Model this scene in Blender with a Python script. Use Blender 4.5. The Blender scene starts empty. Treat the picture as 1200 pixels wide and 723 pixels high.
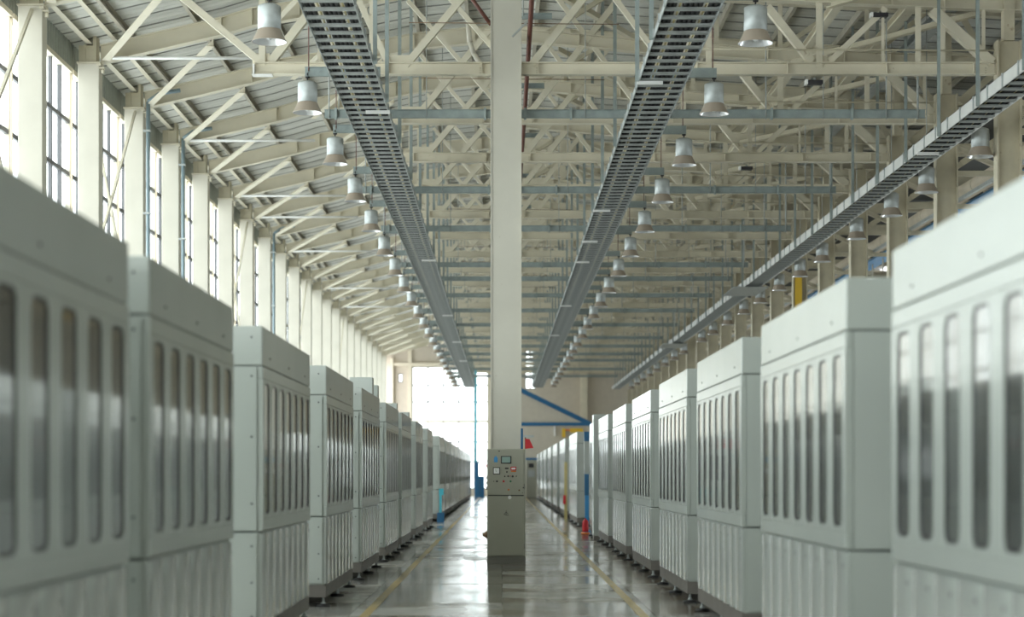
import bpy, bmesh, math, random
from mathutils import Vector, Matrix
random.seed(7)
S = bpy.context.scene
COL = S.collection
E = 1.49            # eye height above the floor; "H" below means height above the eye
YF = 130.0          # far wall
YB = -22.0          # wall behind the camera
PI = math.pi

# ---------------------------------------------------------------- camera
cam_d = bpy.data.cameras.new('camera'); cam = bpy.data.objects.new('camera', cam_d); COL.objects.link(cam)
cam.location = (0, 0, E); cam.rotation_euler = (PI/2, 0, 0)
cam_d.sensor_width = 36.0; cam_d.lens = 36.0*2200/1200
cam_d.shift_x = 11.5/1200; cam_d.shift_y = 194.5/1200
cam_d.clip_end = 400
cam_d.dof.use_dof = True; cam_d.dof.focus_distance = 31.2; cam_d.dof.aperture_fstop = 1.3
S.camera = cam

# ---------------------------------------------------------------- sky, exposure
W = bpy.data.worlds.new('overcast_sky'); S.world = W; W.use_nodes = True
bg = W.node_tree.nodes['Background']
bg.inputs['Color'].default_value = (0.97, 0.985, 1.0, 1); bg.inputs['Strength'].default_value = 1.0
S.view_settings.view_transform = 'Standard'; S.view_settings.look = 'None'
S.view_settings.gamma = 1.0; S.view_settings.use_curve_mapping = False
S.view_settings.exposure = 2.45
S.cycles.use_denoising = True
S.cycles.max_bounces = 14; S.cycles.diffuse_bounces = 5; S.cycles.glossy_bounces = 5
S.cycles.transparent_max_bounces = 16; S.cycles.sample_clamp_indirect = 8
S.cycles.caustics_reflective = False; S.cycles.caustics_refractive = False

def portal(name, loc, rot, sx, sy):
    l = bpy.data.lights.new(name, 'AREA'); l.shape = 'RECTANGLE'; l.size = sx; l.size_y = sy
    l.cycles.is_portal = True
    o = bpy.data.objects.new(name, l); COL.objects.link(o); o.location = loc; o.rotation_euler = rot
portal('sky_portal', (-8.62, (YF+YB)/2, 5.4), (0, -PI/2, 0), 8.4, YF-YB)
portal('sky_portal', (-3.6, YF+.5, 5.5), (-PI/2, 0, 0), 6.5, 9.5)
portal('sky_portal', (-3.0, YB-.5, 6.5), (PI/2, 0, 0), 6.2, 5.2)
portal('sky_portal', (16.95, (YF+YB)/2, 2.2), (0, PI/2, 0), 1.8, YF-YB)

# ---------------------------------------------------------------- materials
def mat(name, col, rough=.5, metal=0, var=.06, scale=3.0, bump=0.0, bscale=20.0, rnd=0.0, coat=0, spec=.5, stretch=None, dirt=None):
    m = bpy.data.materials.new(name); m.use_nodes = True
    nt = m.node_tree; b = nt.nodes['Principled BSDF']; N = nt.nodes.new; L = nt.links.new
    tc = N('ShaderNodeTexCoord'); mp = N('ShaderNodeMapping'); L(tc.outputs['Object'], mp.inputs['Vector'])
    if stretch: mp.inputs['Scale'].default_value = stretch
    nz = N('ShaderNodeTexNoise'); nz.inputs['Scale'].default_value = scale; nz.inputs['Detail'].default_value = 5
    L(mp.outputs[0], nz.inputs['Vector'])
    mr = N('ShaderNodeMapRange'); mr.inputs['From Min'].default_value = .3; mr.inputs['From Max'].default_value = .7
    mr.inputs['To Min'].default_value = 1-var; mr.inputs['To Max'].default_value = 1+var
    L(nz.outputs['Fac'], mr.inputs['Value'])
    src = mr.outputs[0]
    if rnd:
        oi = N('ShaderNodeObjectInfo'); r2 = N('ShaderNodeMapRange')
        r2.inputs['To Min'].default_value = 1-rnd; r2.inputs['To Max'].default_value = 1+rnd
        L(oi.outputs['Random'], r2.inputs['Value'])
        mu = N('ShaderNodeMath'); mu.operation = 'MULTIPLY'; L(src, mu.inputs[0]); L(r2.outputs[0], mu.inputs[1]); src = mu.outputs[0]
    vm = N('ShaderNodeVectorMath'); vm.operation = 'SCALE'; vm.inputs[0].default_value = col[:3]
    L(src, vm.inputs['Scale'])
    out = vm.outputs[0]
    if dirt:
        n2 = N('ShaderNodeTexNoise'); n2.inputs['Scale'].default_value = dirt[1]; n2.inputs['Detail'].default_value = 8
        L(mp.outputs[0], n2.inputs['Vector'])
        cr = N('ShaderNodeMapRange'); cr.inputs['From Min'].default_value = dirt[2]; cr.inputs['From Max'].default_value = dirt[2]+.12
        L(n2.outputs['Fac'], cr.inputs['Value'])
        mx = N('ShaderNodeMix'); mx.data_type = 'RGBA'
        L(cr.outputs[0], mx.inputs['Factor']); L(out, mx.inputs['A']); mx.inputs['B'].default_value = (*dirt[0], 1)
        out = mx.outputs['Result']
    L(out, b.inputs['Base Color'])
    b.inputs['Roughness'].default_value = rough; b.inputs['Metallic'].default_value = metal
    b.inputs['Specular IOR Level'].default_value = spec
    if coat: b.inputs['Coat Weight'].default_value = coat; b.inputs['Coat Roughness'].default_value = .08
    if bump:
        n3 = N('ShaderNodeTexNoise'); n3.inputs['Scale'].default_value = bscale; n3.inputs['Detail'].default_value = 3
        L(mp.outputs[0], n3.inputs['Vector'])
        bp = N('ShaderNodeBump'); bp.inputs['Strength'].default_value = bump; bp.inputs['Distance'].default_value = .02
        L(n3.outputs['Fac'], bp.inputs['Height']); L(bp.outputs[0], b.inputs['Normal'])
    return m
M = {}
M['cream'] = mat('cream_steel_paint', (.70, .65, .525), .55, var=.05, scale=2.0, bump=.1, dirt=((.42, .33, .22), 9, .68))
M['cream2'] = mat('cream_steel_paint_aged', (.56, .51, .385), .6, var=.1, scale=3.0, dirt=((.30, .22, .14), 6, .66))
M['column'] = mat('offwhite_column_paint', (.66, .625, .54), .5, var=.04, scale=1.5, dirt=((.55, .46, .34), 14, .72))
M['column_mid'] = mat('warm_grey_column_paint', (.60, .575, .50), .5, var=.05, scale=1.5, dirt=((.42, .33, .24), 14, .71))
M['purlin'] = mat('grey_purlin', (.42, .39, .32), .6, var=.12)
M['deck'] = mat('roof_deck_sheet', (.62, .62, .58), .38, metal=.0, var=.10, scale=1.2, bump=.25, bscale=6, rnd=.05, stretch=(.4, 3, 1))
M['clad'] = mat('grey_green_cladding', (.34, .36, .32), .6, var=.08)
M['galv'] = mat('galvanised_steel', (.46, .49, .49), .42, metal=.35, var=.12, scale=8)
M['galv_dark'] = mat('dull_galvanised_steel', (.40, .42, .41), .5, metal=.3, var=.15, scale=8)
M['strut'] = mat('blue_grey_channel_steel', (.31, .36, .355), .5, metal=.15, var=.12, scale=6)
M['enamel'] = mat('pale_green_white_enamel', (.455, .488, .458), .22, var=.03, scale=1.0, bump=.05, bscale=2.5, coat=.25, dirt=((.42, .44, .41), 5, .70))
M['enamel_low'] = mat('glossy_panel_enamel', (.47, .50, .475), .12, var=.03, scale=1.0, bump=.04, bscale=3.0, coat=.4)
M['plinth'] = mat('brown_grey_plinth', (.17, .155, .14), .5, var=.12)
M['black'] = mat('black_rubber', (.015, .015, .016), .5)
M['deck_seam'] = mat('deck_seam', (.30, .30, .275), .6)
M['seam'] = mat('dark_seam', (.10, .10, .09), .6)
M['pane'] = mat('dark_inspection_glass', (.045, .05, .052), .06, var=.35, scale=3, spec=1.0, coat=1.0)
M['gasket'] = mat('dark_gasket', (.03, .028, .032), .5)
M['ctrl'] = mat('beige_grey_cabinet_paint', (.40, .395, .32), .45, var=.02)
M['ctrl_base'] = mat('dark_grey_base_paint', (.22, .215, .19), .5)
M['frame'] = mat('window_frame_paint', (.13, .13, .14), .5)
M['wall'] = mat('beige_wall_paint', (.56, .51, .43), .8, var=.04)
M['dark_wall'] = mat('dark_grey_wall', (.10, .10, .095), .8)
M['white'] = mat('white_paint', (.85, .85, .83), .4)
M['tan'] = mat('tan_reflector_skirt', (.37, .31, .25), .35, var=.08, rnd=.05)
M['refl'] = mat('bright_reflector', (.85, .86, .88), .2, metal=.5)
M['bulb'] = mat('frosted_bulb', (.75, .77, .78), .2)
M['redpipe'] = mat('red_brown_pipe', (.15, .055, .04), .5, var=.15)
M['bluepipe'] = mat('blue_grey_pipe', (.25, .33, .37), .4)
M['duct'] = mat('cream_duct_wrap', (.66, .58, .46), .6, bump=.4, bscale=12, var=.08)
M['blue'] = mat('blue_paint', (.02, .13, .28), .45)
M['blue2'] = mat('bright_blue_paint', (.05, .30, .65), .4)
M['cyan'] = mat('cyan_pipe_paint', (.08, .52, .66), .4)
M['yellow'] = mat('yellow_paint', (.75, .48, .04), .5)
M['yellow_pale'] = mat('faded_yellow_paint', (.62, .52, .22), .5)
M['line'] = mat('worn_yellow_line', (.50, .36, .13), .25, var=.12, scale=5, spec=.5, dirt=((.33, .29, .22), 7, .60))
M['red'] = mat('red_paint', (.62, .02, .03), .45)
M['orange'] = mat('orange_plastic', (.75, .20, .04), .45)
M['green'] = mat('green_plastic', (.03, .22, .10), .4)
M['screen'] = mat('grey_green_screen', (.28, .42, .38), .15)
M['cable_y'] = mat('yellow_cable', (.70, .60, .30), .5)
M['cable_k'] = mat('black_cable', (.03, .03, .03), .5)
M['cable_g'] = mat('grey_cable', (.25, .27, .27), .5)
M['brass'] = mat('brown_fitting', (.20, .12, .06), .5)

# floor: polished, slightly wavy screed
def floor_mat():
    m = mat('polished_screed', (.40, .39, .36), .12, var=.20, scale=1.1, rnd=.30, stretch=(1, .7, 1), dirt=((.18, .14, .095), .8, .50), spec=.45)
    nt = m.node_tree; b = nt.nodes['Principled BSDF']; N = nt.nodes.new; L = nt.links.new
    ge = N('ShaderNodeNewGeometry')
    mp = N('ShaderNodeMapping'); L(ge.outputs['Position'], mp.inputs['Vector']); mp.inputs['Scale'].default_value = (1.6, .35, 1)
    n = N('ShaderNodeTexNoise'); n.inputs['Scale'].default_value = 1.6; n.inputs['Detail'].default_value = 4; L(mp.outputs[0], n.inputs['Vector'])
    mp2 = N('ShaderNodeMapping'); L(ge.outputs['Position'], mp2.inputs['Vector']); mp2.inputs['Scale'].default_value = (1.0, 1.0, 1)
    n2 = N('ShaderNodeTexNoise'); n2.inputs['Scale'].default_value = 26.0; n2.inputs['Detail'].default_value = 2; L(mp2.outputs[0], n2.inputs['Vector'])
    bp = N('ShaderNodeBump'); bp.inputs['Strength'].default_value = .08; bp.inputs['Distance'].default_value = .02
    L(n2.outputs['Fac'], bp.inputs['Height']); L(bp.outputs[0], b.inputs['Normal'])
    mr = N('ShaderNodeMapRange'); mr.inputs['From Min'].default_value = .35; mr.inputs['From Max'].default_value = .65
    mr.inputs['To Min'].default_value = .03; mr.inputs['To Max'].default_value = .15
    L(n.outputs['Fac'], mr.inputs['Value'])
    oi = N('ShaderNodeObjectInfo'); ma = N('ShaderNodeMath'); ma.operation = 'MULTIPLY_ADD'; ma.inputs[1].default_value = .12
    L(oi.outputs['Random'], ma.inputs[0]); L(mr.outputs[0], ma.inputs[2]); L(ma.outputs[0], b.inputs['Roughness'])
    return m
M['floor'] = floor_mat()

def glass():
    m = bpy.data.materials.new('window_glass'); m.use_nodes = True; nt = m.node_tree; nt.nodes.clear()
    o = nt.nodes.new('ShaderNodeOutputMaterial'); mx = nt.nodes.new('ShaderNodeMixShader'); mx.inputs[0].default_value = .07
    t = nt.nodes.new('ShaderNodeBsdfTransparent'); t.inputs[0].default_value = (.93, .97, .96, 1)
    g = nt.nodes.new('ShaderNodeBsdfGlossy'); g.inputs['Roughness'].default_value = .05
    nt.links.new(t.outputs[0], mx.inputs[1]); nt.links.new(g.outputs[0], mx.inputs[2]); nt.links.new(mx.outputs[0], o.inputs[0])
    return m
M['glass'] = glass()

# ---------------------------------------------------------------- mesh helpers
class MB:
    def __init__(s): s.v = []; s.f = []; s.mi = []; s.sm = []; s.mats = []
    def _m(s, m):
        if m is None: return 0
        if m not in s.mats: s.mats.append(m)
        return s.mats.index(m)
    def add(s, vs, fs, m=None, smooth=False):
        k = len(s.v); s.v += [tuple(p) for p in vs]; i = s._m(m)
        for f in fs: s.f.append([q+k for q in f]); s.mi.append(i); s.sm.append(smooth)
        return s
    def box(s, x0, x1, y0, y1, z0, z1, m=None, bev=0):
        if bev:
            bm = bmesh.new(); bmesh.ops.create_cube(bm, size=1)
            for v in bm.verts:
                v.co = Vector(((x0+x1)/2+v.co.x*(x1-x0), (y0+y1)/2+v.co.y*(y1-y0), (z0+z1)/2+v.co.z*(z1-z0)))
            bmesh.ops.bevel(bm, geom=bm.edges[:], offset=bev, segments=1, affect='EDGES')
            bm.verts.index_update()
            s.add([v.co[:] for v in bm.verts], [[v.index for v in f.verts] for f in bm.faces], m); bm.free(); return s
        vs = [(x, y, z) for x in (x0, x1) for y in (y0, y1) for z in (z0, z1)]
        return s.add(vs, [(0,1,3,2),(4,6,7,5),(0,4,5,1),(2,3,7,6),(0,2,6,4),(1,5,7,3)], m)
    def prism(s, prof, p0, p1, up=(0,0,1), m=None, smooth=False):
        p0 = Vector(p0); p1 = Vector(p1); d = (p1-p0).normalized(); up = Vector(up)
        if abs(d.dot(up)) > .99: up = Vector((0,1,0))
        a = d.cross(up).normalized(); b = a.cross(d).normalized(); n = len(prof)
        vs = [p0+a*u+b*w for u, w in prof]+[p1+a*u+b*w for u, w in prof]
        fs = [(i, (i+1)%n, n+(i+1)%n, n+i) for i in range(n)]+[list(range(n))[::-1], list(range(n, 2*n))]
        k = len(s.v); s.add(vs, fs, m, smooth)
        if smooth: s.sm[-1] = s.sm[-2] = False
        return s
    def bar(s, p0, p1, w, h, up=(0,0,1), m=None):
        return s.prism([(-w/2,-h/2),(w/2,-h/2),(w/2,h/2),(-w/2,h/2)], p0, p1, up, m)
    def angle(s, p0, p1, w, t=.015, up=(0,0,1), m=None):   # L section
        return s.prism([(-w/2,-w/2),(w/2,-w/2),(w/2,-w/2+t),(-w/2+t,-w/2+t),(-w/2+t,w/2),(-w/2,w/2)], p0, p1, up, m)
    def ibeam(s, p0, p1, d, fl, t=.016, up=(0,0,1), m=None):
        a, h = fl/2, d/2
        pr = [(-a,-h),(a,-h),(a,-h+t),(t/2,-h+t),(t/2,h-t),(a,h-t),(a,h),(-a,h),(-a,h-t),(-t/2,h-t),(-t/2,-h+t),(-a,-h+t)]
        return s.prism(pr, p0, p1, up, m)
    def chan(s, p0, p1, w, d, t=.008, up=(0,0,1), m=None):   # C section
        a, h = w/2, d/2
        return s.prism([(-a,-h),(a,-h),(a,-h+t),(-a+t,-h+t),(-a+t,h-t),(a,h-t),(a,h),(-a,h)], p0, p1, up, m)
    def tube(s, p0, p1, r, n=8, m=None):
        return s.prism([(r*math.cos(2*PI*i/n), r*math.sin(2*PI*i/n)) for i in range(n)], p0, p1, m=m, smooth=True)
    def path(s, pts, r, n=8, m=None):
        for a, b in zip(pts, pts[1:]): s.tube(a, b, r, n, m)
        return s
    def lathe(s, prof, n=20, c=(0,0), m=None, caps=True):
        vs = [(c[0]+r*math.cos(2*PI*i/n), c[1]+r*math.sin(2*PI*i/n), z) for r, z in prof for i in range(n)]
        fs = [(j*n+i, j*n+(i+1)%n, (j+1)*n+(i+1)%n, (j+1)*n+i) for j in range(len(prof)-1) for i in range(n)]
        s.add(vs, fs, m, True)
        if caps:
            k = len(s.v)-len(vs)
            for j in (0, len(prof)-1):
                s.f.append([k+j*n+i for i in range(n)]); s.mi.append(s._m(m)); s.sm.append(False)
        return s
    def mesh(s, name, m=None):
        me = bpy.data.meshes.new(name); me.from_pydata(s.v, [], s.f)
        ml = s.mats or [m]
        for q in ml: me.materials.append(M[q] if isinstance(q, str) else q)
        me.polygons.foreach_set('material_index', s.mi); me.polygons.foreach_set('use_smooth', s.sm)
        me.update(); bm = bmesh.new(); bm.from_mesh(me); bmesh.ops.recalc_face_normals(bm, faces=bm.faces); bm.to_mesh(me); bm.free()
        return me
    def obj(s, name, m=None, parent=None, loc=(0,0,0), rotz=0):
        return link(name, s.mesh(name, m), parent, loc, rotz)
def link(name, me, parent=None, loc=(0,0,0), rotz=0):
    o = bpy.data.objects.new(name, me); COL.objects.link(o); o.location = loc; o.rotation_euler = (0, 0, rotz)
    if parent: o.parent = parent
    return o
def thing(name, label, cat, loc=(0,0,0), rotz=0, group=None):
    return tag(link(name, None, None, loc, rotz), label, cat, group)
def tag(o, label, cat, group=None):
    o['label'] = label; o['category'] = cat
    if group: o['group'] = group
    return o
def struct(o): o['kind'] = 'structure'; return o
KIDS = {}
def tree(o):      # read children once
    return [(c, [g for g in c.children]) for c in o.children]
def dup(root, kids, loc, rotz=0, label=None, group=None, scale=None, skip=()):
    r = root.copy(); COL.objects.link(r); r.location = loc; r.rotation_euler = (0, 0, rotz)
    if label: r['label'] = label
    if group: r['group'] = group
    if scale: r.scale = scale
    for c, gs in kids:
        if c.name.split('.')[0] in skip: continue
        q = c.copy(); COL.objects.link(q); q.parent = r
        for g in gs:
            h = g.copy(); COL.objects.link(h); h.parent = q
    return r
ORD = ['first','second','third','fourth','fifth','sixth','seventh','eighth','ninth','tenth','eleventh','twelfth','thirteenth','fourteenth',
       'fifteenth','sixteenth','seventeenth','eighteenth','nineteenth','twentieth','twenty-first','twenty-second','twenty-third','twenty-fourth','twenty-fifth','twenty-sixth']
def lerp_pts(pts, x):
    for (a, b), (c, d) in zip(pts, pts[1:]):
        if x <= c: return b+(d-b)*(x-a)/(c-a)
    (a, b), (c, d) = pts[-2:]
    return b+(d-b)*(x-a)/(c-a)

PITCH = 4.52; Z0 = 32.3
planes = [Z0+PITCH*k for k in range(-1, 22)]            # truss / column planes in view
XL = -7.87; XR = 8.49
LRAF = [(-8.3, 7.95), (-7.87, 8.05), (-5.5, 8.6), (-4.9, 8.78), (-3.97, 8.93), (-1.93, 9.35), (0, 9.55)]   # underside of the rafters
RRAF = [(0, 9.55), (3, 9.36), (8.6, 9.02), (16.8, 8.55)]
def raf(x): return lerp_pts(LRAF, x) if x < 0 else lerp_pts(RRAF, x)

# ================================================================ SETTING
fl = MB()
fl.box(-8.9, 16.9, YB, YF, -.3, -.03)
fl.box(-8.9, -3.0, YB, YF, -.04, 0); fl.box(3.0, 16.9, YB, YF, -.04, 0); fl.box(-3, 3, YB, 18, -.04, 0)
floor = struct(fl.obj('floor', 'floor'))
rows = []
y = 18.0
while y < YF-.5:
    h = random.choice([1.7, 1.9, 1.9, 2.1]); y1 = min(y+h, YF); rows.append((y, y1)); y = y1
XE = [-3, -1.62, 0, 1.62, 3]
for y0, y1 in rows:
    for a, b in zip(XE, XE[1:]):
        dz = random.uniform(-.0025, 0)
        s_ = MB().box(a+.004, b-.004, y0+.005-(y0+y1)/2, y1-.005-(y0+y1)/2, -.03, 0)
        o_ = s_.obj('floor_slab', 'floor', floor, (0, (y0+y1)/2, -.002)); o_.rotation_euler.x = random.uniform(-.003, .003)
for x0 in (-1.50, 1.44):
    MB().box(x0, x0+.10, 18, YF-4, .0003, .0022).obj('painted_line', 'line', floor)
# ceiling: deck panels on purlins
def deck_pts(side):
    P = LRAF if side < 0 else RRAF
    o = .36+.17
    pts = [(x, h+o) for x, h in P]
    if side < 0: pts = [(-8.95, pts[0][1]-.14)]+pts
    return pts
def panel_mesh(side, w):
    P = deck_pts(side); mb = MB()
    prof = [(0, -.014), (.016, -.014), (.022, 0), (.24, 0), (.25, .012), (.27, .012), (.28, 0), (.49, 0), (.50, .012), (.52, .012), (.53, 0), (w-.022, 0), (w-.016, -.008), (w, -.008)]
    n = len(prof)
    vs = [(x, yy, h+dz+E) for x, h in P for yy, dz in prof]
    top = [(x, yy, h+.07+E) for x, h in P for yy in (0, w)]
    fs = [(j*n+i, j*n+i+1, (j+1)*n+i+1, (j+1)*n+i) for j in range(len(P)-1) for i in range(n-1)]; seamf = [i in (0, 1, 11, 12) for j in range(len(P)-1) for i in range(n-1)]
    k = len(vs); fs += [(k+2*j, k+2*j+1, k+2*j+3, k+2*j+2) for j in range(len(P)-1)]
    mb.add(vs+top, fs, 'deck'); mb._m('deck_seam')
    for i, q in enumerate(seamf): mb.mi[i] = 1 if q else 0
    return mb.mesh('roof_panel')
ceil_mb = MB()
for side in (-1, 1):
    P = deck_pts(side)
    for (a, ha), (b, hb) in zip(P, P[1:]):
        vs = [(a, YB, ha+E+.08), (b, YB, hb+E+.08), (b, YF, hb+E+.08), (a, YF, ha+E+.08)]
        ceil_mb.add(vs+[(x, yy, z+.05) for x, yy, z in vs], [(0,1,2,3),(4,5,6,7),(0,1,5,4),(1,2,6,5),(2,3,7,6),(3,0,4,7)])
ceiling = struct(ceil_mb.obj('ceiling', 'deck'))
for side in (-1, 1):
    me = panel_mesh(side, .745)
    for i in range(145):
        link('roof_panel', me, ceiling, (0, 21+.75*i, 0))
for x in (-7.3, -6.0, -4.6, -3.05, -1.84, -.75, .75, 2.04, 3.36, 4.7, 6.0, 7.39, 8.25, 10.8, 12.8, 14.8):
    h = raf(x)+.36+.085+E
    MB().chan((x, 15, h), (x, YF, h), .075, .155, m=None).obj('purlin', 'purlin', ceiling)
# left wall
wl = MB()
wl.box(-8.75, -8.42, YB, YF, 0, 1.2)
wl.box(-8.62, -8.5, YB, YF, 9.43, 10.4)
wall_left = struct(wl.obj('wall_left', 'wall'))
y = 18.0
cm = MB()
n = 23; w_ = PITCH
pr = []
for i in range(n):
    a = i*w_/n; pr += [(a, 0), (a+w_/n*.25, 0), (a+w_/n*.35, .03), (a+w_/n*.85, .03)]
pr.append((w_, 0))
vs = [(-8.46+dx, yy, z) for yy, dx in pr for z in (9.43, 10.36)]
cm.add(vs, [(2*i, 2*i+1, 2*i+3, 2*i+2) for i in range(len(pr)-1)])
cme = cm.mesh('cladding_panel', 'clad')
for k in range(-3, 21): link('cladding_panel', cme, wall_left, (0, Z0+PITCH*k, 0))
# windows between the left columns (mullion pitch .72, transom pitch 1.03)
ZT, ZB = 9.42, 1.2
NX, NZ = 6, 8
def side_window(i, y0, y1, fine=True):
    x = -8.5; wn = struct(link('window_%d' % i, None, None, (x, y0, ZB)))
    L_ = y1-y0; Hh = ZT-ZB
    f = MB(); f.box(-.05, .05, 0, .06, 0, Hh); f.box(-.05, .05, L_-.06, L_, 0, Hh); f.box(-.06, .07, 0, L_, 0, .06); f.box(-.06, .09, 0, L_, Hh-.07, Hh+.02)
    f.obj('window_frame', 'cream', wn)
    nx, nz = (NX, NZ) if fine else (3, 2)
    px, pz = L_/nx, Hh/nz
    mm = MB().box(-.035, .035, -.034, .034, .06, Hh-.07).mesh('mullion', 'frame')
    tm = MB().box(-.03, .03, .06, L_-.06, -.042, .042).mesh('transom', 'frame')
    pm = MB().box(-.003, .003, .02, px-.02, .03, pz-.03).mesh('pane', 'glass')
    for a in range(1, nx): link('mullion', mm, wn, (0, a*px, 0))
    for b in range(1, nz): link('transom', tm, wn, (.002, 0, b*pz))
    for a in range(nx):
        for b in range(nz): link('pane', pm, wn, (0, a*px, b*pz))
wi = 1
ks = [Z0+PITCH*k for k in range(-2, 22)]
for a, b in zip(ks, ks[1:]):
    side_window(wi, a+.05, min(b-.05, YF), True); wi += 1
a = ks[0]
while a > YB+8:
    side_window(wi, a-8.9, a-.05, False); wi += 1; a -= 9
# right wall of the neighbouring aisle, with a low unseen ribbon window added for light
wr = MB(); wr.box(16.8, 17.1, YB, YF, 0, 1.4); wr.box(16.8, 17.1, YB, YF, 3.0, 10.3)
wall_right = struct(wr.obj('wall_right', 'dark_wall'))
wn = struct(link('window_%d' % wi, None, None, (16.9, YB, 1.4))); wi += 1
f = MB()
for q in range(0, 31): f.box(-.05, .05, q*5.05, q*5.05+.2, 0, 1.6)
f.obj('window_frame', 'frame', wn)
MB().box(-.004, .004, 0, YF-YB, 0, 1.6).obj('pane', 'glass', wn)

# far wall (y = YF).  px -> metres: 16.92 px per metre there
def fx(px): return (px-588.5)/16.92
def fz(py): return (556-py)/16.92+E
def holed_wall(name, x0, x1, z0, z1, holes, y0, y1, m):
    xs = sorted({x0, x1, *[h[0] for h in holes], *[h[1] for h in holes]}); zs = sorted({z0, z1, *[h[2] for h in holes], *[h[3] for h in holes]})
    mb = MB()
    for a, b in zip(xs, xs[1:]):
        for c, d in zip(zs, zs[1:]):
            cx, cz = (a+b)/2, (c+d)/2
            if not any(h[0] < cx < h[1] and h[2] < cz < h[3] for h in holes): mb.box(a, b, y0, y1, c, d)
    return struct(mb.obj(name, m))
fholes = [(fx(483), fx(573), .5, fz(430)), (fx(615.5), fx(627.5), fz(456), fz(402)), (fx(765), fx(770), fz(456), fz(440)), (fx(467), fx(472), fz(448), fz(438))]
wall_back = holed_wall('wall_back', -8.9, 17.1, 0, 11.4, fholes, YF, YF+.3, 'wall')
def back_window(i, h, vx, hz, mx='frame', t=.10):
    wn = struct(link('window_%d' % i, None, None, (0, YF+.1, 0)))
    f = MB(); a, b, c, d = h
    f.box(a, a+.06, -.05, .05, c, d); f.box(b-.06, b, -.05, .05, c, d); f.box(a, b, -.05, .05, c, c+.06); f.box(a, b, -.05, .05, d-.06, d)
    f.obj('window_frame', mx, wn)
    xs = [a+.05]+vx+[b-.05]; zs = [c+.05]+hz+[d-.05]
    for x in vx: MB().box(x-t/2, x+t/2, -.04, .04, c, d).obj('mullion', mx, wn)
    for z in hz: MB().box(a, b, -.035, .035, z-t/2, z+t/2).obj('transom', mx, wn)
    for x0, x1 in zip(xs, xs[1:]):
        for z0, z1 in zip(zs, zs[1:]): MB().box(x0, x1, -.004, .004, z0, z1).obj('pane', 'glass', wn)
back_window(wi, fholes[0], [fx(q) for q in (501.5, 519.5, 537.7, 556)], [fz(q) for q in (541, 518, 494, 471, 451.5)]); wi += 1
back_window(wi, fholes[1], [fx(621.5)], [fz(q) for q in (443, 430, 416)]); wi += 1
back_window(wi, fholes[2], [], [fz(448)]); wi += 1
back_window(wi, fholes[3], [], []); wi += 1
t = MB(); t.box(fx(458), fx(575), YF-.25, YF, fz(429), fz(425.5)); t.box(fx(480), fx(571), YF-.2, YF, fz(495.5), fz(492.5))
struct(t.obj('trim_1', 'cream'))
t = MB(); t.box(fx(478), fx(482.5), YF-.2, YF, 0, fz(405)); struct(t.obj('trim_2', 'cream'))
t = MB(); t.box(fx(571), fx(578), YF-.3, YF, 0, fz(398)); struct(t.obj('trim_3', 'cream'))
t = MB(); t.box(fx(680), fx(688), YF-.45, YF, 0, fz(395)); struct(t.obj('trim_4', 'cream'))
t = MB(); t.box(fx(458), fx(461), YF-.3, YF, 0, fz(420)); struct(t.obj('trim_5', 'cream'))
# wall behind the camera, with an unseen window added for fill light
holed_wall('wall_front', -8.9, 17.1, 0, 11.4, [(-6, 0, 4.0, 9.0)], YB-.3, YB, 'wall')
wn = struct(link('window_%d' % wi, None, None, (0, YB-.1, 0))); wi += 1
f = MB()
for q in range(0, 4): f.box(-6+2*q-.04, -6+2*q+.04, -.04, .04, 4, 9)
for q in range(0, 3): f.box(-6, 0, -.04, .04, 4+2.46*q, 4+2.46*q+.08)
f.obj('window_frame', 'frame', wn); MB().box(-6, 0, -.004, .004, 4, 9).obj('pane', 'glass', wn)

# ================================================================ COLUMNS
# left wall columns: plain box section, cap plate and bracket head
def left_column():
    t = thing('steel_column', '', 'column')
    MB().box(XL-.42, XL, -.16, .16, .02, 8.03+E, bev=.012).obj('shaft', 'column', t)
    MB().box(XL-.44, XL+.02, -.18, .18, 8.03+E, 8.06+E).obj('cap_plate', 'cream', t)
    h = MB(); h.box(XL-.40, XL-.12, -.14, .14, 8.06+E, 8.38+E); h.box(XL-.3, XL-.27, -.16, .16, 8.06+E, 8.4+E); h.box(XL-.12, XL-.06, -.15, .15, 8.06+E, 8.62+E)
    h.obj('bracket_head', 'cream2', t)
    MB().box(XL-.46, XL+.04, -.2, .2, .0, .02).obj('base_plate', 'cream2', t)
    b = MB(); b.box(XL-.05, XL+.03, -.19, -.165, 7.98+E, 8.02+E)
    b.lathe([(.035, 7.84+E), (.035, 7.9+E), (.02, 7.93+E)], 8, (XL+.06, -.1)); b.box(XL, XL+.1, -.16, -.05, 7.93+E, 7.95+E)
    b.obj('gusset', 'cream', t)
    return t
c0 = left_column(); ck = tree(c0)
for i, y in enumerate(planes[1:]):
    lab = '%s off-white box-section column along the left windows, counted from the camera' % ORD[i]
    if i == 0: c0.location = (0, y, 0); c0['label'] = lab; c0['group'] = 'columns along the left window wall'
    else: dup(c0, ck, (0, y, 0), label=lab)
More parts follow.
